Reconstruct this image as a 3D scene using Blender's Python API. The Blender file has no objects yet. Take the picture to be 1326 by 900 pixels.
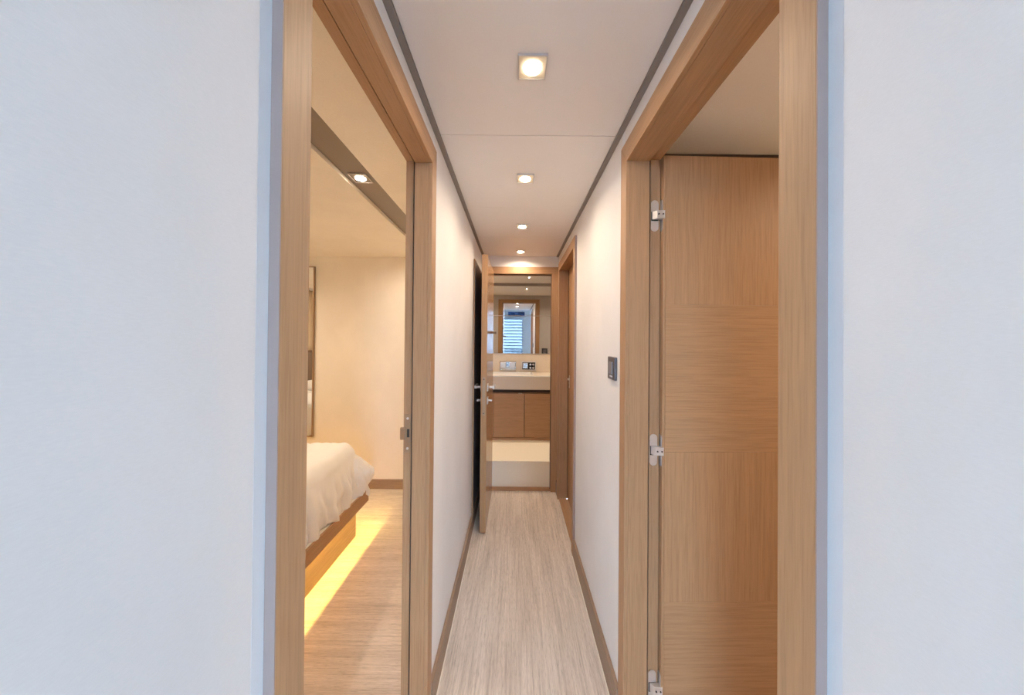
import bpy, bmesh, math, random
from mathutils import Vector, Matrix, noise
random.seed(7)
S = bpy.context.scene
COL = S.collection

# ---------------------------------------------------------------- camera
EYE, FPX = 1.312, 410.0
cam = bpy.data.cameras.new('camera'); cam_o = bpy.data.objects.new('camera', cam); COL.objects.link(cam_o)
cam.sensor_fit = 'HORIZONTAL'; cam.sensor_width = 36.0; cam.lens = 36.0 * FPX / 1326.0
cam.shift_x = -4.0 / 1326.0; cam.shift_y = -12.2 / 1326.0
cam.clip_start = 0.01; cam.clip_end = 60
cam_o.location = (0, 0, EYE)
cam_o.rotation_euler = (Matrix.Rotation(math.radians(90.38), 3, 'X') @ Matrix.Rotation(math.radians(0.49), 3, 'Z')).to_euler()
S.camera = cam_o

# ---------------------------------------------------------------- world, daylight, exposure
W = bpy.data.worlds.new('world'); S.world = W; W.use_nodes = True
wb = W.node_tree.nodes['Background']; wb.inputs[0].default_value = (0.50, 0.73, 1.0, 1); wb.inputs[1].default_value = 41.0
S.view_settings.view_transform = 'Standard'; S.view_settings.look = 'None'
S.view_settings.gamma = 1.0; S.view_settings.use_curve_mapping = False
S.view_settings.exposure = 0.07
S.cycles.use_denoising = True
S.cycles.max_bounces = 14; S.cycles.diffuse_bounces = 8; S.cycles.glossy_bounces = 6
S.cycles.caustics_reflective = False; S.cycles.caustics_refractive = False
S.cycles.sample_clamp_indirect = 6.0
WARM = (1.0, 0.82, 0.63)
P_CORR, P_CABIN, P_BATH, P_GUEST = 2.75, 4.4, 4.4, 8.0

# ---------------------------------------------------------------- materials
def nmat(name):
    m = bpy.data.materials.new(name); m.use_nodes = True
    nt = m.node_tree; b = nt.nodes['Principled BSDF']
    return m, nt, b
def N(nt, t, **kw):
    n = nt.nodes.new(t)
    for k, v in kw.items():
        setattr(n, k, v)
    return n
def plain(name, col, rough=.5, metal=0.0, spec=.5, emit=None, estr=0):
    m, nt, b = nmat(name)
    b.inputs['Base Color'].default_value = (*col, 1); b.inputs['Roughness'].default_value = rough
    b.inputs['Metallic'].default_value = metal; b.inputs['Specular IOR Level'].default_value = spec
    if emit:
        b.inputs['Emission Color'].default_value = (*emit, 1); b.inputs['Emission Strength'].default_value = estr
    return m
def coords(nt, scale, rnd=True):
    tc = N(nt, 'ShaderNodeTexCoord'); mp = N(nt, 'ShaderNodeMapping')
    src = tc.outputs['Object']
    if rnd:
        oi = N(nt, 'ShaderNodeObjectInfo'); mul = N(nt, 'ShaderNodeMath', operation='MULTIPLY'); mul.inputs[1].default_value = 37.0
        nt.links.new(oi.outputs['Random'], mul.inputs[0])
        add = N(nt, 'ShaderNodeVectorMath', operation='ADD')
        nt.links.new(tc.outputs['Object'], add.inputs[0]); nt.links.new(mul.outputs[0], add.inputs[1]); src = add.outputs[0]
    mp.inputs['Scale'].default_value = scale
    nt.links.new(src, mp.inputs['Vector'])
    return mp.outputs[0]
def noise_tex(nt, vec, scale, detail=4, rough=.6):
    n = N(nt, 'ShaderNodeTexNoise'); n.inputs['Scale'].default_value = scale
    n.inputs['Detail'].default_value = detail; n.inputs['Roughness'].default_value = rough
    nt.links.new(vec, n.inputs['Vector']); return n.outputs['Fac']
def ramp(nt, fac, stops):
    r = N(nt, 'ShaderNodeValToRGB'); e = r.color_ramp.elements
    while len(e) < len(stops): e.new(.5)
    for i, (p, c) in enumerate(stops):
        e[i].position = p; e[i].color = (*c, 1)
    nt.links.new(fac, r.inputs[0]); return r.outputs[0]
def mixc(nt, a, b, fac, mode='MULTIPLY'):
    m = N(nt, 'ShaderNodeMix', data_type='RGBA', blend_type=mode)
    m.inputs[0].default_value = fac
    nt.links.new(a, m.inputs[6]); nt.links.new(b, m.inputs[7]); return m.outputs[2]
def bump(nt, b, h, strength, dist=.002):
    bp = N(nt, 'ShaderNodeBump'); bp.inputs['Strength'].default_value = strength; bp.inputs['Distance'].default_value = dist
    nt.links.new(h, bp.inputs['Height']); nt.links.new(bp.outputs[0], b.inputs['Normal'])
def wood(name, axis, col=(.395, .226, .117), rough=.52, contrast=1.0):
    m, nt, b = nmat(name)
    sc = [70.0, 70.0, 70.0]; sc['xyz'.index(axis)] = 2.2
    fc = [260.0, 260.0, 260.0]; fc['xyz'.index(axis)] = 9.0
    a = noise_tex(nt, coords(nt, sc), 1.0, 5, .65); f = noise_tex(nt, coords(nt, fc), 1.0, 3, .6)
    k = .085 * contrast
    c1 = ramp(nt, a, [(.30, tuple(x * (1 - k) for x in col)), (.52, col), (.72, tuple(min(1, x * (1 + k * .9)) for x in col))])
    c2 = ramp(nt, f, [(.33, (.84, .81, .78)), (.52, (1, 1, 1)), (.70, (1.08, 1.07, 1.05))])
    nt.links.new(mixc(nt, c1, c2, .8), b.inputs['Base Color'])
    b.inputs['Roughness'].default_value = rough; b.inputs['Specular IOR Level'].default_value = .35
    bump(nt, b, f, .25, .0006)
    return m
def fabric(name, col, rough=.8, th=(160, 160, 700), var=.05, bs=.05):
    m, nt, b = nmat(name)
    big = noise_tex(nt, coords(nt, (3, 3, 2)), 1.0, 4, .6); thr = noise_tex(nt, coords(nt, th), 1.0, 3, .6)
    c1 = ramp(nt, big, [(.3, tuple(x * (1 - var) for x in col)), (.7, tuple(min(1, x * (1 + var * .7)) for x in col))])
    c2 = ramp(nt, thr, [(.3, (1 - var, 1 - var, 1 - var)), (.7, (1, 1, 1))])
    nt.links.new(mixc(nt, c1, c2, .8), b.inputs['Base Color'])
    b.inputs['Roughness'].default_value = rough; b.inputs['Specular IOR Level'].default_value = .3
    bump(nt, b, thr, bs, .001)
    return m
def woven_floor(name, axis):
    m, nt, b = nmat(name)
    i = 'xy'.index(axis)
    s1 = [120.0, 120.0, 1.0]; s1[i] = 3.2
    s2 = [420.0, 420.0, 1.0]; s2[i] = 26.0
    s3 = [14.0, 14.0, 1.0]; s3[i] = 1.2
    a = noise_tex(nt, coords(nt, s1, False), 1.0, 4, .7); f = noise_tex(nt, coords(nt, s2, False), 1.0, 3, .7); g = noise_tex(nt, coords(nt, s3, False), 1.0, 3, .6)
    c1 = ramp(nt, a, [(.30, (.47, .41, .36)), (.46, (.63, .555, .49)), (.60, (.70, .62, .555)), (.75, (.76, .68, .61))])
    c2 = ramp(nt, f, [(.30, (.66, .63, .60)), (.48, (1, 1, 1)), (.72, (1.12, 1.12, 1.1))])
    c3 = ramp(nt, g, [(.30, (.86, .84, .82)), (.60, (1.04, 1.04, 1.03))])
    nt.links.new(mixc(nt, mixc(nt, c1, c2, .85), c3, 1.0), b.inputs['Base Color'])
    b.inputs['Roughness'].default_value = .62; b.inputs['Specular IOR Level'].default_value = .35
    bump(nt, b, f, .35, .0012)
    return m
def pane_mat(name, tint, refl=.08):
    m, nt, b = nmat(name); nt.nodes.remove(b)
    t = N(nt, 'ShaderNodeBsdfTransparent'); t.inputs[0].default_value = (*tint, 1)
    g = N(nt, 'ShaderNodeBsdfGlossy'); g.inputs['Roughness'].default_value = .02
    mx = N(nt, 'ShaderNodeMixShader'); mx.inputs[0].default_value = refl
    nt.links.new(t.outputs[0], mx.inputs[1]); nt.links.new(g.outputs[0], mx.inputs[2])
    nt.links.new(mx.outputs[0], nt.nodes['Material Output'].inputs[0]); return m

M = dict(
    wz=wood('oak_vertical_grain', 'z'), wx=wood('oak_grain_across', 'x'), wy=wood('oak_grain_along', 'y'),
    wplinth=wood('plinth_oak', 'y', (.52, .36, .20)), skirt=wood('skirting_oak', 'y', (.30, .205, .14)), skirtx=wood('skirting_oak_across', 'x', (.30, .205, .14)),
    wall=fabric('cream_wall_fabric', (.775, .745, .715)), ceil=fabric('ceiling_panel', (.90, .87, .85), .6, (200, 200, 200), .02, .03),
    cabin_wall=fabric('cabin_wall_fabric', (.84, .77, .66)), white=plain('satin_white', (.82, .82, .82), .35),
    edge=plain('grey_brown_edge', (.35, .255, .225), .65, spec=.25), fill=plain('pale_filler', (.735, .745, .755), .6, spec=.3), grey_wall=fabric('grey_panel', (.52, .48, .46)), trim=plain('dark_bronze_trim', (.24, .20, .175), .45),
    groove=plain('groove_black_brown', (.06, .04, .03), .7), bronze=plain('bronze_ceiling_panel', (.21, .165, .13), .35),
    floor_y=woven_floor('woven_vinyl_along', 'y'), floor_x=woven_floor('woven_vinyl_across', 'x'),
    seal=plain('cream_sealant', (.78, .72, .62), .5), chrome=plain('chrome', (.82, .82, .82), .12, 1.0), satin=plain('satin_nickel', (.72, .70, .69), .38, .75),
    dkchrome=plain('shadowed_hinge_pocket', (.02, .02, .02), .6), bronzem=plain('brass_strike', (.36, .24, .15), .4, .7),
    mirror=plain('mirror_silver', (.84, .86, .87), .01, 1.0), stone=fabric('beige_stone', (.72, .63, .52), .35, (60, 60, 60), .07, .0),
    tile=plain('cream_gelcoat', (.93, .87, .72), .45), counter=plain('cream_counter', (.66, .58, .49), .3), basin=plain('white_ceramic', (.86, .86, .85), .15),
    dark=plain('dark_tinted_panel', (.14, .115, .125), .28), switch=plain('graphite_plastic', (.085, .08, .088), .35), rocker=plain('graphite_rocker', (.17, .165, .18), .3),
    icon=plain('switch_icon', (.75, .76, .8), .4), duvet=fabric('white_cotton', (.90, .89, .88), .85, (300, 300, 300), .02, .08),
    mattress=plain('mattress_ticking', (.74, .70, .64), .9), headboard=fabric('brown_upholstery', (.24, .17, .12), .8, (90, 90, 90), .1, .3),
    curtain=fabric('gold_curtain', (.66, .52, .36), .7, (200, 200, 12), .1, .2), glass=pane_mat('window_glass', (.93, .96, .98)), blueglass=plain('dark_blue_panel', (.03, .05, .12), .15),
    dimglass=pane_mat('sky_dimming_glass', (.20, .21, .22)), slat=plain('blind_slat', (.34, .40, .50), .45), gloss=wood('varnished_oak', 'z', rough=.2), lens=plain('lamp_lens', (1, 1, 1), .4, emit=(1.0, .86, .66), estr=45), fglass=plain('frosted_lamp_glass', (.80, .70, .54), .25),
    led=plain('led_diffuser', (1, .9, .6), .5, emit=(1.0, .70, .24), estr=10), alu=plain('anodised_frame', (.55, .55, .56), .35, .9),
)

# ---------------------------------------------------------------- helpers
ORG = {}
def org(p): return ORG.get(p.name, Vector((0, 0, 0))) if p else Vector((0, 0, 0))
def link(name, me, mat, c, parent):
    o = bpy.data.objects.new(name, me); COL.objects.link(o)
    if mat: me.materials.append(mat)
    c = Vector(c); o.location = c - org(parent)
    if parent: o.parent = parent
    ORG[o.name] = c
    return o
def finish(bm, name, mat, c, parent, smooth=False):
    bmesh.ops.recalc_face_normals(bm, faces=bm.faces)
    bmesh.ops.translate(bm, verts=bm.verts, vec=-Vector(c))
    me = bpy.data.meshes.new(name); bm.to_mesh(me); bm.free()
    if smooth:
        for p in me.polygons: p.use_smooth = True
    return link(name, me, mat, c, parent)
def addbox(bm, x0, x1, y0, y1, z0, z1):
    v = [bm.verts.new(p) for p in ((x0, y0, z0), (x1, y0, z0), (x1, y1, z0), (x0, y1, z0), (x0, y0, z1), (x1, y0, z1), (x1, y1, z1), (x0, y1, z1))]
    for f in ((0, 3, 2, 1), (4, 5, 6, 7), (0, 1, 5, 4), (1, 2, 6, 5), (2, 3, 7, 6), (3, 0, 4, 7)):
        bm.faces.new([v[i] for i in f])
def box(name, mat, x0, x1, y0, y1, z0, z1, parent=None, bev=0.0, seg=2):
    x0, x1 = min(x0, x1), max(x0, x1); y0, y1 = min(y0, y1), max(y0, y1)
    bm = bmesh.new(); addbox(bm, x0, x1, y0, y1, z0, z1)
    if bev: bmesh.ops.bevel(bm, geom=bm.edges[:], offset=bev, segments=seg, affect='EDGES', profile=.5)
    return finish(bm, name, mat, ((x0 + x1) / 2, (y0 + y1) / 2, z0), parent)
def boxes(name, mat, lst, parent=None, c=None):
    bm = bmesh.new()
    for b in lst: addbox(bm, *b)
    if c is None: c = (lst[0][0], lst[0][2], lst[0][4])
    return finish(bm, name, mat, c, parent)
def prism(name, mat, pts, axis, a0, a1, parent=None, bev=0.0):
    """polygon pts in the plane normal to axis ('x': (y,z), 'y': (x,z), 'z': (x,y)), extruded a0..a1"""
    def P(p, a): return {'x': (a, p[0], p[1]), 'y': (p[0], a, p[1]), 'z': (p[0], p[1], a)}[axis]
    bm = bmesh.new()
    A = [bm.verts.new(P(p, a0)) for p in pts]; B = [bm.verts.new(P(p, a1)) for p in pts]
    bm.faces.new(A); bm.faces.new(B[::-1])
    for i in range(len(pts)):
        j = (i + 1) % len(pts); bm.faces.new((A[i], B[i], B[j], A[j]))
    bmesh.ops.recalc_face_normals(bm, faces=bm.faces)
    if bev: bmesh.ops.bevel(bm, geom=bm.edges[:], offset=bev, segments=2, affect='EDGES', profile=.5)
    xs = [P(p, a) for p in pts for a in (a0, a1)]
    c = (sum(p[0] for p in xs) / len(xs), sum(p[1] for p in xs) / len(xs), min(p[2] for p in xs))
    return finish(bm, name, mat, c, parent)
def cyl(name, mat, p, axis, r, h, parent=None, n=24, bev=0.0, r2=None, smooth=True):
    bm = bmesh.new()
    bmesh.ops.create_cone(bm, cap_ends=True, segments=n, radius1=r, radius2=r if r2 is None else r2, depth=h)
    R = {'z': Matrix.Identity(4), 'x': Matrix.Rotation(math.pi / 2, 4, 'Y'), 'y': Matrix.Rotation(-math.pi / 2, 4, 'X')}[axis]
    bmesh.ops.transform(bm, matrix=Matrix.Translation(p) @ R, verts=bm.verts)
    if bev:
        bmesh.ops.bevel(bm, geom=[e for e in bm.edges if len(e.link_faces) == 2 and e.calc_face_angle() > 1], offset=bev, segments=2, affect='EDGES')
    o = finish(bm, name, mat, p, parent)
    if smooth:
        for f in o.data.polygons: f.use_smooth = len(f.vertices) == 4
    return o
def empty(name, loc, label=None, cat=None, group=None, kind=None):
    o = bpy.data.objects.new(name, None); COL.objects.link(o); o.location = loc; o.empty_display_size = .05
    ORG[o.name] = Vector(loc); tag(o, label, cat, group, kind); return o
def tag(o, label=None, cat=None, group=None, kind=None):
    if label: o['label'] = label
    if cat: o['category'] = cat
    if group: o['group'] = group
    if kind: o['kind'] = kind
    return o
def struct(o, label, cat): return tag(o, label, cat, None, 'structure')
def area(name, loc, rot, sx, sy, power, col, parent=None, spread=math.pi, disk=False):
    l = bpy.data.lights.new(name, 'AREA'); l.shape = 'DISK' if disk else 'RECTANGLE'; l.size = sx
    if not disk: l.size_y = sy
    l.energy = power; l.color = col; l.spread = spread
    o = bpy.data.objects.new(name, l); COL.objects.link(o); o.location = Vector(loc) - org(parent); o.rotation_euler = rot
    if parent: o.parent = parent
    return o
def portal(name, loc, rot, sx, sy):
    o = area(name, loc, rot, sx, sy, 1, (1, 1, 1)); o.data.cycles.is_portal = True; return o

# ================================================================ main dimensions
XL, XR, CZ = -.292, .374, 2.05          # corridor walls and ceiling
XLi, XRi = -.37, .478                   # room side faces of the two walls
YE = 2.76                               # end bulkhead
L1 = (.428, 1.050, 1.900); R1 = (.435, 1.038, 1.905); R2 = (1.986, 2.622, 1.895)   # door openings y0, y1, head height
J = .028                                # jamb thickness

# ================================================================ structure
def yz_wall(name, x0, x1, y0, y1, z1, holes, mat, label):
    lst = []; y = y0
    for (a, b, h) in holes:
        lst.append((x0, x1, y, a - J, 0, z1)); lst.append((x0, x1, a - J, b + J, h + J, z1)); y = b + J
    lst.append((x0, x1, y, y1, 0, z1))
    return struct(boxes(name, mat, lst, c=((x0 + x1) / 2, (y0 + y1) / 2, 0)), label, 'wall')
yz_wall('wall_left', XLi, XL, 0.0, YE, 2.10, [L1], M['wall'], 'cream fabric-covered corridor wall left of the camera with the bedroom doorway')
yz_wall('wall_right', XR, XRi, 0.0, YE, 2.10, [R1, R2], M['wall'], 'cream fabric-covered corridor wall on the right with two doorways')
EO = (-.205, .317, 1.889)
struct(boxes('wall_end', M['wall'], [(XLi, EO[0] - J, YE, 2.82, 0, 2.10), (EO[0] - J, EO[1] + J, YE, 2.82, EO[2] + J, 2.10), (EO[1] + J, XRi, YE, 2.82, 0, 2.10)], c=(0, YE, 0)),
       'short cream bulkhead over the washroom doorway at the corridor end', 'wall')
struct(box('floor', M['floor_y'], XL - .0, XR, -.02, 2.80, -.06, 0.0), 'pale greige woven vinyl corridor floor with lengthwise streaks', 'floor')
cl = struct(box('ceiling', M['trim'], XL, XR, -.02, YE, 2.056, 2.10), 'pale corridor ceiling of flush panels with four square downlights', 'ceiling')
ys = [-.02, 1.13, 1.745, 2.245, YE]; gp = [.0016, .0006, .0005, 0]
for i in range(4):
    box('ceiling_panel', M['ceil'], XL + .019, XR - .019, ys[i] + (.0 if i == 0 else gp[i - 1]), ys[i + 1] - gp[i], 2.046, 2.057, cl)
for n, x0, x1, lb in (('trim_1', XL, XL + .018, 'thin dark bronze strip where the left corridor wall meets the ceiling'), ('trim_2', XR - .018, XR, 'thin dark bronze strip where the right corridor wall meets the ceiling')):
    struct(box(n, M['trim'], x0, x1, -.02, YE, 2.040, 2.057), lb, 'ceiling trim')

# skirting boards
SK = .105
def skirt(name, segs, label, mat='skirt'):
    e = empty(name, (segs[0][0], segs[0][2], 0)); struct(e, label, 'skirting')
    for s in segs: box('skirting_board', M[mat], s[0], s[1], s[2], s[3], 0, s[4] if len(s) > 4 else SK, e, .002)
    return e
b_l = skirt('baseboard_left', [(XL, XL + .013, .0, .360), (XL, XL + .013, 1.119, YE - .0135)], 'brown oak skirting along the left corridor wall')
b_r = skirt('baseboard_right', [(XR - .013, XR, .0, .365), (XR - .013, XR, 1.107, 1.932), (XR - .013, XR, 2.674, YE - .0135)], 'brown oak skirting along the right corridor wall')
for p, x, a, b in ((b_l, XL + .013, .0, .36), (b_l, XL + .013, 1.119, YE - .014), (b_r, XR - .013, .0, .365), (b_r, XR - .013, 1.107, 1.932)):
    x0, x1 = (x, x + .004) if p is b_l else (x - .004, x)
    tag(box('sealant_bead', M['seal'], x0, x1, a, b, 0.0, .004, p), 'thin cream sealant line at the floor edge')

# ---------------------------------------------------------------- door frames (casing + rebated jambs)
def door_frame(name, label, side, xw, xi, y0, y1, h, yo0, yo1, ho, reb=True, near_fill=True):
    """side +1: wall on the right (casing on its left face); xw corridor face, xi room face"""
    e = empty(name, (xw, (y0 + y1) / 2, 0)); struct(e, label, 'door frame')
    s = side; xc = xw - s * .013
    A = min(xc, xw); B = max(xc, xw)
    prism('casing', M['wz'], [(yo0, 0), (y0, 0), (y0, h), (yo0, ho)], 'x', A, B, e, .0012)
    prism('casing', M['wz'], [(y1, 0), (yo1, 0), (yo1, ho), (y1, h)], 'x', A, B, e, .0012)
    prism('casing', M['wy'], [(y0, h), (y1, h), (yo1, ho), (yo0, ho)], 'x', A, B, e, .0012)
    for a, b in ((yo0 - .0016, yo0), (yo1, yo1 + .0016)): tag(box('outer_edge', M['edge'], A, B, a, b, 0, ho - .002, e), 'grey-brown strip on the outer edge of the oak casing')  # grey-brown colour laid over the casing's outer edges
    xm = xw + s * (.064 if s > 0 else .046); xr = xm + s * .0075; d = .010
    box('jamb', M['wz'], xw, xm, y1, y1 + J, 0, h + J, e); box('jamb', M['wz'], xw, xm, y0 - J, y0, 0, h + J, e)
    box('head_jamb', M['wy'], xw, xm, y0, y1, h, h + J, e)
    # groove and rebate where the leaf closes
    for nm, mt, a, b, q in (('groove', M['groove'], xm, xr, d + .004), ('rebate', M['wz'], xr, xi, d)):
        box(nm, mt, a, b, y1 + q, y1 + J, 0, h + J, e); box(nm, mt, a, b, y0 - J, y0 - q, 0, h + J, e)
        box(nm, M['wy'] if nm == 'rebate' else mt, a, b, y0 - q, y1 + q, h + q, h + J, e)
    if near_fill:
        for a, b in ((yo0 - .019, yo0), (yo1, yo1 + .019)):
            tag(box('filler_strip', M['fill'], xw, xw - s * .0002, a, b, 0, CZ - .012, e), 'pale strip beside the oak casing')
    return e
fl1 = door_frame('trim_3', 'light oak frame around the open bedroom doorway on the left', -1, XL, XLi, *L1[:2], L1[2], .375, 1.100, 1.968)
fr1 = door_frame('trim_4', 'light oak frame around the near right doorway with three concealed hinges', 1, XR, XRi, *R1[:2], R1[2], .380, 1.088, 1.972)
fr2 = door_frame('trim_5', 'oak frame of the far right doorway beside the washroom', 1, XR, XRi, *R2[:2], R2[2], 1.935, 2.672, 1.960, near_fill=False)
# strike plate on the left far rebate
st = box('strike_plate', M['bronzem'], -.366, -.346, L1[1] + .0085, L1[1] + .0105, .935, 1.062, fl1, .0006)
box('latch_hole', M['dkchrome'], -.358, -.350, L1[1] + .0080, L1[1] + .0088, .985, 1.012, st)
box('lip', M['bronzem'], -.379, -.362, L1[1] + .002, L1[1] + .0105, .978, 1.018, st, .001)
for z in (.948, 1.048): cyl('screw', M['satin'], (-.356, L1[1] + .0082, z), 'y', .0042, .0020, st, 12)
# end frame
fe = empty('trim_6', (0.05, YE, 0)); struct(fe, 'oak frame around the washroom doorway at the corridor end', 'door frame')
yc = YE - .013
prism('casing', M['wz'], [(EO[0] - .05, 0), (EO[0], 0), (EO[0], EO[2]), (EO[0] - .05, 1.95)], 'y', yc, YE, fe, .001)
prism('casing', M['wz'], [(EO[1], 0), (EO[1] + .054, 0), (EO[1] + .054, 1.95), (EO[1], EO[2])], 'y', yc, YE, fe, .001)
prism('casing', M['wx'], [(EO[0], EO[2]), (EO[1], EO[2]), (EO[1] + .054, 1.95), (EO[0] - .05, 1.95)], 'y', yc, YE, fe, .001)
box('jamb', M['wz'], EO[0] - J, EO[0], YE, 2.82, 0, EO[2] + J, fe); box('jamb', M['wz'], EO[1], EO[1] + J, YE, 2.82, 0, EO[2] + J, fe)
box('head_jamb', M['wx'], EO[0], EO[1], YE, 2.82, EO[2], EO[2] + J, fe); box('groove', M['groove'], EO[0], EO[1], YE + .012, YE + .018, EO[2] - .006, EO[2], fe)
box('groove', M['groove'], EO[1] - .005, EO[1], YE + .012, YE + .018, 0, EO[2] - .006, fe)

# ---------------------------------------------------------------- doors
def leaf_panels(parent, x0, x1, y0, y1, zs, mats, axis, face):
    for i in range(len(zs) - 1):
        z1, z0 = zs[i], zs[i + 1]
        tag(box('veneer_panel', mats[i % 2], x0, x1, y0, y1, z0 + .0004, z1 - .0004, parent), 'veneer band with upright grain' if i % 2 == 0 else 'veneer band with level grain')
def hinge(parent, x, yj, z, xl):
    h = empty('concealed_hinge', (x, yj, z)); h.parent = parent; h.location = Vector((x, yj, z)) - org(parent)
    def stadium(nm, cx, yf, hx, hz, axis, mat):
        pts = []
        for k in range(13): t = math.pi * k / 12; pts.append((cx + hx * math.cos(t), z + hz + hx * math.sin(t)))
        for k in range(13): t = math.pi + math.pi * k / 12; pts.append((cx + hx * math.cos(t), z - hz + hx * math.sin(t)))
        return prism(nm, mat, pts, axis, yf - .0015, yf, h)
    return h, stadium
# near right door, opened into the guest cabin
d1 = empty('door_1', (.482, 1.032, 0)); struct(d1, 'open oak veneer door leaf in the near right doorway, grain bands alternating', 'door')
LX0, LX1, LY0, LY1 = .482, 1.075, 1.032, 1.070
box('core', M['wz'], LX0, LX1, LY0 + .003, LY1 - .003, .012, 1.921, d1)
zs = [1.921, 1.433, .952, .466, .012]
leaf_panels(d1, LX0 + .008, LX1, LY0, LY0 + .0035, zs, (M['wz'], M['wx']), 'x', 1)
leaf_panels(d1, LX0 + .008, LX1, LY1 - .0035, LY1, zs, (M['wz'], M['wx']), 'x', 1)
box('lipping', M['wz'], LX0 - .0004, LX0 + .008, LY0 + .0004, LY1 - .0004, .012, 1.921, d1, .0012)
d1.rotation_euler = (0, 0, math.radians(1.4))
def rounded(nm, mat, axis, a0, a1, c, z, hw, hh, parent):
    pts = []
    for k in range(13): t = math.pi * k / 12; pts.append((c + hw * math.cos(t), z + hh - hw + hw * math.sin(t)))
    for k in range(13): t = math.pi + math.pi * k / 12; pts.append((c + hw * math.cos(t), z - hh + hw + hw * math.sin(t)))
    return prism(nm, mat, pts, axis, a0, a1, parent)
for z in (1.728, .954, .180):
    yj = R1[1] + .010
    pl = tag(rounded('hinge_plate', M['satin'], 'y', yj - .0012, yj, .4595, z, .0125, .052, fr1), 'satin metal hinge plate with round ends')
    box('pocket', M['dkchrome'], .448, .471, yj - .0018, yj - .0010, z - .017, z + .013, pl)
    lk = prism('link_arm', M['satin'], [(.450, yj - .002), (.461, yj - .016), (.486, yj - .018), (.4915, yj - .006), (.486, yj - .001)], 'z', z - .014, z + .013, pl, .0012)
    for q in (.466, .480): cyl('rivet', M['dkchrome'], (q, yj - .0180, z), 'y', .0024, .003, pl, 10)
    pd = tag(rounded('hinge_plate', M['satin'], 'x', LX0 - .0016, LX0 - .0004, 1.0450, z, .0105, .052, d1), 'satin metal hinge plate on the door edge')
# far right door, closed
d2 = empty('door_2', (.44, 2.3, 0)); struct(d2, 'closed oak door set back in the far right doorway', 'door')
box('leaf', M['wz'], .443, .4775, R2[0] - .011, R2[1] + .011, .012, R2[2] + .011, d2, .001)
lkp = box('lock_plate', M['satin'], .440, .4432, 2.548, 2.572, .93, 1.03, d2, .001)
cyl('handle_knob', M['satin'], (.434, 2.56, 1.0), 'x', .009, .014, lkp, 16, .001); cyl('keyhole', M['dkchrome'], (.4395, 2.56, .952), 'x', .004, .002, lkp, 10)
struct(box('trim_7', M['wy'], XR, XRi, R2[0], R2[1], -.02, .006), 'flat oak threshold in the far right doorway', 'threshold')
struct(box('trim_8', M['wx'], EO[0], EO[1], 2.765, 2.819, -.02, .012, None, .001), 'oak threshold strip at the foot of the washroom step', 'threshold')
struct(box('trim_9', M['floor_x'], XLi, XL, L1[0] - .0, L1[1], -.03, .0), 'woven vinyl strip of floor in the bedroom doorway', 'threshold')
struct(box('trim_10', M['floor_x'], XR, XRi, R1[0], R1[1], -.03, .0), 'woven vinyl strip of floor in the near right doorway', 'threshold')
# washroom door, opened out into the corridor along the left wall
d3 = empty('door_3', (-.225, YE - .016, 0)); struct(d3, 'oak washroom door swung open along the left corridor wall with chrome levers', 'door')
a0, a1, b0, b1 = -.229, -.189, 2.145, YE - .016
box('leaf', M['gloss'], a0, a1, b0, b1, .010, 1.893, d3, .0015)
for s, x in ((1, a1), (-1, a0)):
    hd = box('handle_plate', M['satin'], min(x, x + s * .006), max(x, x + s * .006), 2.178, 2.226, .958, 1.010, d3, .0015)
    cyl('spindle', M['satin'], (x + s * .022, 2.202, .985), 'x', .009, .034, hd, 16)
    box('lever', M['satin'], min(x + s * .034, x + s * .050), max(x + s * .034, x + s * .050), 2.190, 2.310, .974, .996, hd, .003)
    lp = box('lock_plate', M['satin'], min(x, x + s * .005), max(x, x + s * .005), 2.180, 2.224, .868, .916, d3, .0015)
    cyl('thumb_turn', M['satin'], (x + s * .014, 2.202, .893), 'x', .007, .022, lp, 14); box('thumb_grip', M['satin'], min(x + s * .022, x + s * .032), max(x + s * .022, x + s * .032), 2.186, 2.218, .888, .898, lp, .001)
lt = box('latch_plate', M['bronzem'], a0 + .010, a1 - .010, b0 - .0012, b0 + .0005, .80, 1.06, d3, .0004)
box('latch_bolt', M['bronzem'], a0 + .014, a1 - .014, b0 - .006, b0, .970, .995, lt, .001); box('dead_bolt', M['bronzem'], a0 + .014, a1 - .014, b0 - .003, b0, .885, .905, lt, .0006)
for z in (.815, 1.045): cyl('screw', M['dkchrome'], ((a0 + a1) / 2, b0 - .0014, z), 'y', .004, .001, lt, 10)
hk = cyl('robe_hook', M['trim'], (a1 + .015, 2.55, 1.372), 'x', .010, .030, d3, 14, .001); cyl('hook_head', M['trim'], (a1 + .034, 2.55, 1.372), 'x', .014, .008, hk, 14, .001)

# dark tall panel on the left wall behind the open washroom door
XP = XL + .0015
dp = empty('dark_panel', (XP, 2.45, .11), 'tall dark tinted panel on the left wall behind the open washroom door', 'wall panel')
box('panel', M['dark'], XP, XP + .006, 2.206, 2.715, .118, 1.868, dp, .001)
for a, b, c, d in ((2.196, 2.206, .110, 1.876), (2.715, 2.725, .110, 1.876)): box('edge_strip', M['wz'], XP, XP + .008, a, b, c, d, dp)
for c, d in ((.110, .118), (1.868, 1.876)): box('edge_strip', M['wy'], XP, XP + .008, 2.206, 2.715, c, d, dp)

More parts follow.
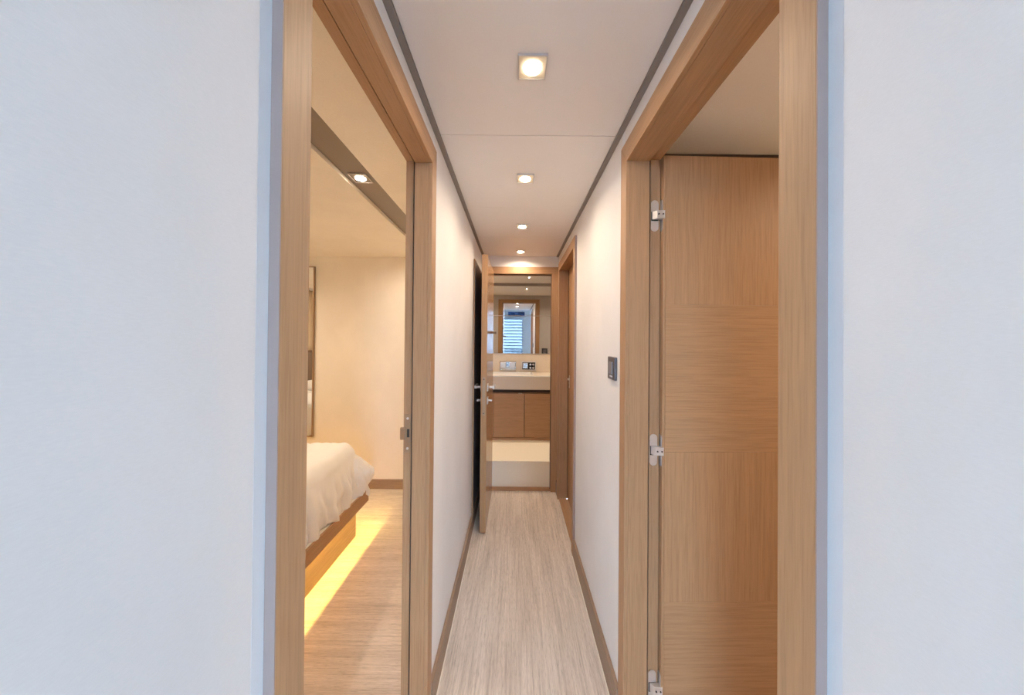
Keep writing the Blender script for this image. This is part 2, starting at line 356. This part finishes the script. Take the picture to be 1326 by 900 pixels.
# ---------------------------------------------------------------- downlights
def downlight(name, x, y, z, label, power, group=None, half=.038, col=WARM, plate='fglass', spread=155, lr=.0225):
    e = empty(name, (x, y, z - .006), label, 'ceiling light', group)
    fr = boxes('frame', M['satin'], [(x - half, x + half, y - half, y - half + .003, z - .006, z), (x - half, x + half, y + half - .003, y + half, z - .006, z),
        (x - half, x - half + .003, y - half + .003, y + half - .003, z - .006, z), (x + half - .003, x + half, y - half + .003, y + half - .003, z - .006, z)], e, (x, y, z - .006))
    box('glass_plate', M[plate], x - half + .003, x + half - .003, y - half + .003, y + half - .003, z - .0045, z, e)
    cyl('lamp_lens', M['lens'], (x, y, z - .0055), 'z', lr, .003, e, 28)
    area(name + '_light', (x, y, z - .0095), (0, 0, 0), lr * 2.2, .05, power, col, e, math.radians(spread), True)
    return e
for y, lb in ((.843, 'nearest and largest square downlight in the corridor ceiling'), (1.428, 'second square downlight from the camera in the corridor ceiling'),
              (2.031, 'third square downlight from the camera in the corridor ceiling'), (2.613, 'farthest small downlight in the corridor ceiling above the washroom door')):
    downlight('corridor_downlight', .040, y, 2.046, lb, P_CORR, 'corridor downlights')

# ---------------------------------------------------------------- light switch
def light_switch(name, c, face, label):
    """face 'x-': on the right wall facing left; 'y+': facing +y"""
    e = empty(name, c, label, 'light switch')
    def B(nm, mt, u0, u1, d0, d1, z0, z1, p, bev=0.0):
        if face == 'x-': return box(nm, mt, c[0] - d1, c[0] - d0, c[1] + u0, c[1] + u1, c[2] + z0, c[2] + z1, p, bev)
        return box(nm, mt, c[0] + u0, c[0] + u1, c[1] + d0, c[1] + d1, c[2] + z0, c[2] + z1, p, bev)
    B('plate', M['switch'], -.044, .044, 0, .010, 0, .086, e, .003)
    r = B('rocker', M['rocker'], -.022, .022, .0095, .014, .022, .068, e, .002)
    for k in (-.018, -.006, .006): B('icon', M['icon'], k, k + .008, .0098, .0104, .010, .016, e)
    return e
light_switch('light_switch', (XR, 1.200, 1.166), 'x-', 'dark graphite rocker switch on the right corridor wall beside the doorway')

# ================================================================ left cabin
CX0, CY0, CY1 = -3.0, .10, 2.79
cf = struct(box('floor_cabin', M['floor_x'], CX0, XLi, CY0, CY1, -.06, 0), 'woven vinyl bedroom floor with crosswise streaks', 'floor')
struct(box('wall_cabin_far', M['cabin_wall'], CX0 - .06, XLi, CY1, CY1 + .06, 0, 2.10), 'warm cream far wall of the bedroom behind the bed', 'wall')
struct(box('wall_cabin_near', M['cabin_wall'], CX0 - .06, XLi, CY0 - .06, CY0, 0, 2.10), 'cream near wall of the bedroom', 'wall')
struct(box('wall_cabin_hull', M['cabin_wall'], CX0 - .06, CX0, CY0, CY1, 0, 2.10), 'cream hull-side wall of the bedroom behind the headboard', 'wall')
struct(box('ceiling_cabin', M['cabin_wall'], -.655, XLi, CY0, CY1, 2.050, 2.10), 'cream bedroom ceiling beside the doorway', 'ceiling')
struct(box('ceiling_cabin_lower', M['cabin_wall'], CX0, -.780, CY0, CY1, 2.036, 2.10), 'slightly lower cream bedroom ceiling over the bed', 'ceiling')
struct(box('trim_11', M['bronze'], -.780, -.655, CY0, CY1, 2.054, 2.10), 'brown bronze ceiling strip in the bedroom holding a downlight', 'ceiling trim')
struct(box('baseboard_cabin', M['skirtx'], CX0, XLi - .002, CY1 - .012, CY1, 0, .082, None, .001), 'brown oak skirting under the far bedroom wall', 'skirting')
struct(box('trim_12', M['cabin_wall'], CX0, XLi, CY1 - .004, CY1, 2.020, 2.036), 'narrow cream cornice lip at the top of the far bedroom wall', 'cornice')
for i, (x, y) in enumerate(((-.717, 1.451), (-.717, 2.42))):
    downlight('bedroom_downlight', x, y, 2.054, ['square downlight glowing in the brown bedroom ceiling strip', 'square downlight at the far end of the brown bedroom ceiling strip'][i],
              P_CABIN * (.6 if i == 0 else 1), 'bedroom downlights', .040, plate='bronze')
for i, (x, y) in enumerate(((-2.15, .75), (-2.15, 2.05))):
    downlight('bedroom_downlight', x, y, 2.036, ['square downlight over the near side of the bed', 'square downlight over the far side of the bed'][i], P_CABIN * 1.35, 'bedroom downlights')
# tall mirror on the far wall
tm = empty('wall_mirror', (-2.05, CY1, .45), 'tall narrow framed mirror on the far bedroom wall at the bed side', 'mirror')
box('mirror_glass', M['mirror'], -2.335, -1.772, CY1 - .014, CY1 - .010, .46, 1.936, tm)
for x0, x1 in ((-2.343, -2.335), (-1.772, -1.764)): box('mirror_frame', M['bronzem'], x0, x1, CY1 - .020, CY1, .452, 1.944, tm)
for z0, z1 in ((.452, .46), (1.936, 1.944)): box('mirror_frame', M['bronzem'], -2.335, -1.772, CY1 - .020, CY1, z0, z1, tm)

# ---------------------------------------------------------------- bed
BX1, BY0, BY1 = -1.000, .66, 2.190
bed = empty('bed', (-2.0, (BY0 + BY1) / 2, 0), 'double bed with floating oak base lit from underneath', 'bed')
box('plinth', M['wplinth'], -2.93, -1.050, BY0 + .075, 2.116, 0.0, .27, bed)
box('platform', M['mattress'], -2.96, BX1 - .012, BY0 + .012, BY1 - .012, .262, .284, bed)
box('rail', M['wy'], BX1 - .012, BX1, BY0, BY1, .200, .285, bed, .002)
for y0, y1 in ((BY0, BY0 + .012), (BY1 - .012, BY1)): box('rail', M['wx'], -2.96, BX1 - .012, y0, y1, .246, .285, bed, .002)
box('mattress', M['mattress'], -2.93, BX1 - .055, BY0 + .05, BY1 - .05, .285, .545, bed, .05, 4)
lsA = box('led_strip', M['led'], -1.0415, -1.0335, BY0 + .02, BY1 - .045, .257, .262, bed)
lsB = box('led_strip', M['led'], -2.90, -1.035, BY1 - .041, BY1 - .033, .257, .262, bed)
LED = (1.0, .68, .15)
area('bed_glow', (-1.0375, (BY0 + BY1) / 2, .2565), (0, 0, 0), .006, BY1 - BY0 - .06, 7.2, LED, bed)
area('bed_glow_side', (-1.96, BY1 - .037, .2565), (0, 0, 0), 1.85, .006, 6.0, LED, bed)
def duvet():
    x0, x1, y0, y1, r = -2.50, -1.125, BY0 + .13, BY1 - .125, .07
    top, drop = .606, .322
    bm = bmesh.new(); nx, ny = 150, 170
    ext = .44
    X = [x0 - .02 + (x1 + ext - x0 + .02) * i / nx for i in range(nx + 1)]
    Y = [y0 - ext + (y1 - y0 + 2 * ext) * j / ny for j in range(ny + 1)]
    g = []
    for x in X:
        row = []
        for y in Y:
            cx = min(x, x1); cy = max(y0, min(y, y1)); dx, dy = x - cx, y - cy
            q = (abs(dx) ** 4 + abs(dy) ** 4) ** .25            # keeps the hem level round the corner
            d = q * (r * math.pi / 2 + drop) / ext
            n = Vector((dx, dy, 0)); n = n.normalized() if n.length > 1e-6 else Vector((0, 0, 0))
            corner = min(abs(n.x), abs(n.y)) * 1.41
            if d < r * math.pi / 2:
                h, z = r * math.sin(d / r), top - r * (1 - math.cos(d / r)); t = 0
            else:
                t = (d - r * math.pi / 2) / drop; h, z = r, top - r - t * (drop - r)
                per = (cx + cy) if corner < .2 else (cx + cy + .25 * math.atan2(n.y, n.x))
                fold = math.sin(per * 41 + 3 * noise.noise(Vector((per * 3, 0, 1)))) * .013 * t + noise.noise(Vector((per * 14, t * 1.5, 3))) * .026 * t + noise.noise(Vector((per * 38, t * 3, 8))) * .020 * min(1, t * 2)
                fold += (.007 * math.sin(per * 97 + 5 * noise.noise(Vector((per * 5, t, 6)))) + .008 * noise.noise(Vector((per * 60, t * 2, 11)))) * min(1, t * 2.5)
                h += .028 * math.sin(t * math.pi * .62) + fold
                h += corner * .085 * math.sin(min(1, t * 1.15) * math.pi * .80)
                z += noise.noise(Vector((per * 9, 4, 0))) * .012 * t
            p = Vector((cx, cy, z)) + n * h
            puff = .010 * noise.noise(Vector((x * 3.2, y * 3.2, 0))) + .007 * noise.noise(Vector((x * 9, y * 6, 2))) + .008 * noise.noise(Vector((x * 22, y * 13, 5)))
            p.z += puff * (1 - t) if t else puff
            if not t: p.z += .018 * math.exp(-((q - .02) / .09) ** 2) * 0 + .02 * (1 - min(1, q / .1)) * min(1, (x1 - cx) * 2 + .15)
            row.append(bm.verts.new(p))
        g.append(row)
    for i in range(nx):
        for j in range(ny):
            bm.faces.new((g[i][j], g[i + 1][j], g[i + 1][j + 1], g[i][j + 1]))
    o = finish(bm, 'duvet', M['duvet'], (-1.8, 1.4, .285), None, True)
    so = o.modifiers.new('thickness', 'SOLIDIFY'); so.thickness = .012; so.offset = 1
    return tag(o, 'white cotton duvet hanging over the foot of the bed', 'duvet')
duvet()
box('headboard', M['headboard'], -2.998, -2.955, BY0 + .0, BY1 - .0, .0, 1.12, bed, .012)
def pillow(y, label):
    bm = bmesh.new(); bmesh.ops.create_grid(bm, x_segments=16, y_segments=20, size=.5)
    for v in bm.verts:
        a, b = v.co.x * 2, v.co.y * 2
        v.co = Vector((v.co.x * .42, v.co.y * .64, .075 * ((1 - a ** 4) * (1 - b ** 4)) ** .5 + .004 * noise.noise(v.co * 14)))
    ret = bmesh.ops.duplicate(bm, geom=bm.faces[:] + bm.verts[:] + bm.edges[:])
    for v in [q for q in ret['geom'] if isinstance(q, bmesh.types.BMVert)]: v.co.z *= -.8
    bmesh.ops.remove_doubles(bm, verts=bm.verts, dist=.002)
    bmesh.ops.transform(bm, matrix=Matrix.Translation((-2.74, y, .632)) @ Matrix.Rotation(math.radians(12), 4, 'Y'), verts=bm.verts)
    return tag(finish(bm, 'pillow', M['duvet'], (-2.74, y, .56), None, True), label, 'pillow', 'white bed pillows')
pillow(1.06, 'white pillow on the near half of the bed by the headboard'); pillow(1.80, 'white pillow on the far half of the bed by the headboard')
def curtain():
    bm = bmesh.new(); g = []
    for i in range(61):
        y = .52 + .72 * i / 60; row = []
        for k in range(9):
            z = 1.14 + .86 * k / 8; row.append(bm.verts.new((-2.955 + .018 * math.sin(i * .78) * (1 - .3 * k / 8), y, z)))
        g.append(row)
    for i in range(60):
        for k in range(8): bm.faces.new((g[i][k], g[i + 1][k], g[i + 1][k + 1], g[i][k + 1]))
    o = finish(bm, 'curtain', M['curtain'], (-2.955, .88, 1.14), None, True)
    so = o.modifiers.new('thickness', 'SOLIDIFY'); so.thickness = .004
    return tag(o, 'gathered gold-beige curtain on the hull wall above the headboard, seen in the tall mirror', 'curtain')
curtain()
tag(box('curtain_track', M['satin'], -2.998, -2.935, .48, 1.28, 2.004, 2.030, None, .002), 'metal curtain track on the hull wall above the gold curtain', 'curtain track')

# ================================================================ guest cabin on the right
GX1, GY1 = 1.95, 1.265
struct(box('floor_guest', M['floor_x'], XRi, GX1, CY0, GY1, -.06, 0), 'woven vinyl floor of the cabin behind the near right doorway', 'floor')
struct(box('wall_guest_far', M['cabin_wall'], XRi, GX1 + .06, GY1, GY1 + .06, 0, 2.10), 'far wall of the right cabin behind the open door leaf', 'wall')
struct(box('wall_guest_near', M['cabin_wall'], XRi, GX1 + .06, CY0 - .06, CY0, 0, 2.10), 'near wall of the right cabin', 'wall')
struct(box('wall_guest_hull', M['cabin_wall'], GX1, GX1 + .06, CY0, GY1, 0, 2.10), 'hull-side wall of the right cabin', 'wall')
struct(box('ceiling_guest', M['ceil'], XRi, GX1, CY0, GY1, 2.050, 2.10), 'plain ceiling of the right cabin seen above the open door leaf', 'ceiling')
struct(box('trim_13', M['groove'], XRi, GX1, GY1 - .024, GY1, 2.032, 2.050), 'dark bronze strip along the ceiling above the open right door leaf', 'ceiling trim')
downlight('guest_fill', 1.42, .62, 2.050, 'added unseen downlight in the right cabin, brightening its ceiling and door leaf', P_GUEST)  # unseen lamp added to brighten the open leaf and the cabin ceiling

# ================================================================ washroom beyond the end doorway
WX0, WX1, WY1, WF, WC = -.78, .98, 3.85, .238, 2.004
st_ = struct(boxes('floor_washroom', M['tile'], [(WX0, WX1, 2.82, 3.87, -.06, WF - .012)], c=(0, 2.82, 0)), 'cream raised washroom floor with a step up from the corridor', 'floor')
box('step_tread', M['tile'], WX0, WX1, 2.818, 3.85, WF - .012, WF, st_, .002)
struct(box('wall_washroom_back', M['stone'], WX0 - .06, WX1 + .06, WY1 + .02, WY1 + .08, 0, 2.10), 'beige back wall of the washroom carrying the mirror', 'wall')
struct(box('wall_washroom_left', M['stone'], WX0 - .06, WX0, 2.82, WY1 + .02, 0, 2.10), 'beige left wall of the washroom', 'wall')
struct(box('wall_washroom_right', M['stone'], WX1, WX1 + .06, 2.82, WY1 + .02, 0, 2.10), 'beige right wall of the washroom', 'wall')
struct(boxes('wall_washroom_front', M['grey_wall'], [(WX0, EO[0] - J, 2.82, 2.83, WF, 2.10), (EO[0] - J, EO[1] + J, 2.82, 2.83, EO[2] + J, 2.10), (EO[1] + J, WX1, 2.82, 2.83, WF, 2.10)], c=(0, 2.82, WF)),
       'grey washroom wall around the doorway, seen in the mirror', 'wall')
struct(box('ceiling_washroom', M['ceil'], WX0, WX1, 2.83, WY1 + .02, WC, 2.10), 'pale washroom ceiling', 'ceiling')
tf = empty('trim_14', (.05, 2.83, WF)); struct(tf, 'oak casing round the washroom side of the doorway, seen in the mirror', 'door frame')
for x0, x1 in ((EO[0] - .055, EO[0]), (EO[1], EO[1] + .055)): box('casing', M['wz'], x0, x1, 2.83, 2.842, WF, EO[2] + .05, tf, .001)
box('casing', M['wx'], EO[0], EO[1], 2.83, 2.842, EO[2], EO[2] + .05, tf, .001)
downlight('washroom_downlight', .150, 3.46, WC, 'small downlight in the washroom ceiling above the vanity', P_BATH * .3, half=.018, lr=.007)
for i, x in enumerate((-.52, .70)): downlight('washroom_downlight', x, 3.50, WC, ['added unseen downlight over the left end of the washroom', 'added unseen downlight over the right end of the washroom'][i], P_BATH)  # two unseen lamps added to light the vanity and splashback
light_switch('light_switch', (.455, 2.83, 1.105), 'y+', 'dark switch on the grey washroom wall, seen in the mirror')
# mirror in two sheets, bronze rail between
mr = empty('vanity_mirror', (.2, WY1 + .02, 1.149), 'wide two-part washroom mirror above the vanity', 'mirror')
box('mirror_sheet', M['mirror'], -.282, .86, WY1, WY1 + .02, 1.151, 1.6055, mr); box('mirror_sheet', M['mirror'], -.282, .86, WY1, WY1 + .02, 1.6125, 1.972, mr)
box('rail', M['trim'], -.286, .86, WY1 - .005, WY1 + .02, 1.6055, 1.6125, mr); box('top_rail', M['trim'], -.286, .86, WY1 - .012, WY1 + .02, 1.972, WC, mr)
box('edge_strip', M['satin'], -.288, -.282, WY1 - .004, WY1 + .02, 1.149, 1.972, mr); box('bottom_strip', M['satin'], -.286, .86, WY1 - .003, WY1 + .02, 1.1475, 1.151, mr)
box('side_panel', M['wz'], -.33, -.288, WY1 - .01, WY1 + .02, .93, 2.0, mr)
sb = struct(box('trim_15', M['stone'], -.288, .90, WY1 + .002, WY1 + .02, .928, 1.1475), 'beige stone splashback below the washroom mirror', 'splashback')
# taps on the splashback
t1 = empty('wall_tap', (-.086, WY1 + .002, .94), 'chrome wall tap with two square handles on the splashback, left of the pair', 'tap')
box('back_plate', M['chrome'], -.185, .013, WY1 - .004, WY1 + .002, .942, 1.050, t1, .002)
for x in (-.178, -.064): box('square_handle', M['satin'], x, x + .070, WY1 - .042, WY1 - .004, .976, 1.044, t1, .005)
box('spout', M['chrome'], -.104, -.068, WY1 - .125, WY1 - .004, .985, 1.010, t1, .004)
t2 = empty('chrome_wall_plate', (.168, WY1 + .002, .94), 'chrome wall plate with knobs on the splashback, right of the tap', 'tap')
box('frame', M['satin'], .078, .257, WY1 - .006, WY1 + .002, .944, 1.055, t2, .003); box('inset', M['dkchrome'], .090, .246, WY1 - .0075, WY1 - .005, .958, 1.044, t2)
box('bright_cover', M['chrome'], .094, .160, WY1 - .020, WY1 - .0065, .968, 1.040, t2, .006)
for x, z in ((.188, 1.020), (.222, 1.020), (.188, .980), (.222, .980)): cyl('knob', M['chrome'], (x, WY1 - .020, z), 'y', .0125, .028, t2, 18, .002)
# vanity
VY = 3.40
ct = empty('countertop', (.05, 3.62, .782), 'beige washroom countertop with a white basin let in', 'countertop')
bx0, bx1, by0, by1 = -.40, .20, VY + .10, VY + .36
boxes('slab', M['counter'], [(-.74, bx0, VY, WY1 + .001, .782, .926), (bx1, .94, VY, WY1 + .001, .782, .926), (bx0, bx1, VY, by0, .782, .926), (bx0, bx1, by1, WY1 + .001, .782, .926)], ct, (.05, 3.6, .782))
boxes('basin', M['basin'], [(bx0, bx1, by0, by1, .782, .81), (bx0, bx0 + .012, by0, by1, .81, .936), (bx1 - .012, bx1, by0, by1, .81, .936), (bx0 + .012, bx1 - .012, by0, by0 + .012, .81, .936), (bx0 + .012, bx1 - .012, by1 - .012, by1, .81, .936)], ct, (bx0, by0, .782))
cyl('drain', M['chrome'], (-.10, (by0 + by1) / 2, .8115), 'z', .022, .004, ct, 20)
box('edge_highlight', M['basin'], -.74, .94, VY - .004, VY + .012, .918, .930, ct, .002)  # white strip standing in for the highlight along the counter's front edge
va = empty('vanity_cabinet', (.05, 3.62, WF), 'oak veneer vanity cabinet under the washroom countertop', 'cabinet')
box('body', M['wx'], -.70, .90, VY + .026, WY1 - .01, WF + .0, .745, va); box('reveal', M['groove'], -.69, .89, VY + .022, VY + .026, .266, .742, va); box('finger_gap', M['groove'], -.70, .90, VY + .040, WY1 - .01, .745, .782, va)
box('bottom_rail', M['wx'], -.70, .90, VY + .004, VY + .030, WF, .264, va, .001)
for x0, x1 in ((-.560, -.236), (-.222, .1035), (.1095, .435), (.446, .77)): box('door', M['wx'], x0, x1, VY + .006, VY + .022, .268, .737, va, .001)
box('side_stile', M['wz'], -.234, -.226, VY + .006, VY + .022, .268, .737, va)
cyl('catch', M['chrome'], (.060, VY + .012, .741), 'x', .006, .040, va, 12)

# ================================================================ saloon behind the camera (daylight; seen only in the washroom mirror)
BX, BY, BZ = 2.2, -3.5, 2.60
struct(box('floor_lobby', M['floor_y'], -BX, BX, BY, -.02, -.06, 0), 'woven vinyl floor of the saloon behind the camera', 'floor')
struct(box('ceiling_lobby', M['white'], -BX, BX, BY, .0, BZ, BZ + .06), 'white saloon ceiling behind the camera', 'ceiling')
struct(boxes('wall_lobby_front', M['wall'], [(-BX, XLi, .0, .04, 0, BZ), (XRi, BX, .0, .04, 0, BZ), (XLi, XRi, .0, .04, 2.10, BZ)], c=(0, 0, 0)), 'cream saloon wall on either side of the corridor mouth', 'wall')
wins = [(-.75, .27, .50, 2.085), (.52, 1.75, .40, 2.35), (-2.14, -.95, .35, 2.40)]
lst = []; x = -BX
for a, b, c, d in sorted(wins):
    lst += [(x, a, BY - .08, BY, 0, BZ), (a, b, BY - .08, BY, 0, c), (a, b, BY - .08, BY, d, BZ)]; x = b
lst.append((x, BX, BY - .08, BY, 0, BZ))
struct(boxes('wall_lobby_back', M['grey_wall'], lst, c=(0, BY, 0)), 'saloon wall with daylight windows behind the camera', 'wall')
for s, nm, lb in ((-1, 'wall_lobby_left', 'saloon side wall, left behind the camera'), (1, 'wall_lobby_right', 'saloon side wall, right behind the camera')):
    struct(box(nm, M['wall'], s * BX, s * (BX + .08), BY, .0, 0, BZ), lb, 'wall')
def window_y(name, a, b, c, d, label):
    e = empty(name, ((a + b) / 2, BY, c)); struct(e, label, 'window')
    for x0, x1 in ((a, a + .03), (b - .03, b)): box('window_frame', M['alu'], x0, x1, BY - .06, BY - .02, c, d, e)
    for z0, z1 in ((c, c + .03), (d - .03, d)): box('window_frame', M['alu'], a + .03, b - .03, BY - .06, BY - .02, z0, z1, e)
    box('pane', M['dimglass' if name == 'window_1' else 'glass'], a + .03, b - .03, BY - .045, BY - .040, c + .03, d - .03, e)  # dark tint added behind the blind so slats show against the sky
    portal('window_portal', ((a + b) / 2, BY - .07, (c + d) / 2), (math.radians(90), 0, math.radians(180)), b - a, d - c)
window_y('window_1', *wins[0], 'bright window with blinds behind the camera, seen in the washroom mirror')
window_y('added_window_2', *wins[1], 'added unseen window behind the camera on the right, for daylight on the corridor walls')  # unseen opening added to bring more daylight into the corridor
window_y('added_window_3', *wins[2], 'added unseen window behind the camera on the left, for daylight on the corridor walls')  # unseen opening added, sized to brighten the right corridor wall
bl = empty('venetian_blind', (-.24, BY + .03, .50), 'venetian blind over the bright window behind the camera, seen in the washroom mirror', 'blind')
box('head_rail', M['alu'], -.76, .28, BY + .005, BY + .060, 2.085, 2.12, bl, .002)
s0 = None; NS, PZ = 15, .104
for k in range(NS):
    if s0 is None:
        s0 = box('slat', M['slat'], -.75, .27, BY + .006, BY + .066, 2.055, 2.058, bl); s0.rotation_euler = (math.radians(32), 0, 0)
    else:
        o = bpy.data.objects.new('slat', s0.data); COL.objects.link(o); o.parent = bl; o.location = s0.location - Vector((0, 0, k * PZ)); o.rotation_euler = s0.rotation_euler
for x in (-.48, .02): box('ladder_cord', M['slat'], x - .002, x + .002, BY + .034, BY + .037, .51, 2.085, bl)
tag(box('blue_panel', M['blueglass'], -.25, .33, BY, BY + .03, 2.17, 2.31, None, .004), 'dark blue panel above the blind behind the camera, seen in the washroom mirror', 'wall panel')
sea = box('sea', plain('sea_water', (.07, .10, .14), .25), -60, 60, -90, BY - .3, -1.5, -1.4)
struct(sea, 'blue-grey water outside the windows behind the camera', 'water')

# ---------------------------------------------------------------- unseen lamps added by the headboard to brighten the bedroom ceiling
def added_fill_lamp(y, label):
    e = empty('added_fill_lamp', (-2.998, y, 1.30), label, 'lamp', 'added bedside lamps')
    box('bracket', M['satin'], -2.998, -2.985, y - .03, y + .03, 1.28, 1.36, e, .003); box('arm', M['satin'], -2.985, -2.93, y - .008, y + .008, 1.312, 1.328, e, .002)
    bm = bmesh.new(); n = 24; v = []
    for (r0, z) in ((.050, 1.27), (.062, 1.40), (.058, 1.40), (.046, 1.27)): v.append([bm.verts.new((-2.92 + r0 * math.cos(k * math.tau / n), y + r0 * math.sin(k * math.tau / n), z)) for k in range(n)])
    for a in range(4):
        for k in range(n): bm.faces.new((v[a][k], v[a][(k + 1) % n], v[(a + 1) % 4][(k + 1) % n], v[(a + 1) % 4][k]))
    finish(bm, 'lamp_shade', M['mattress'], (-2.92, y, 1.27), e, True)
    l = bpy.data.lights.new('added_fill_bulb', 'POINT'); l.energy = 20; l.color = WARM; l.shadow_soft_size = .025
    o = bpy.data.objects.new('added_fill_bulb', l); COL.objects.link(o); o.location = Vector((-2.92, y, 1.35)) - org(e); o.parent = e
added_fill_lamp(.40, 'added unseen shaded lamp on the near side of the headboard, brightening the ceiling'); added_fill_lamp(2.45, 'added unseen shaded lamp on the far side of the headboard, brightening the ceiling')
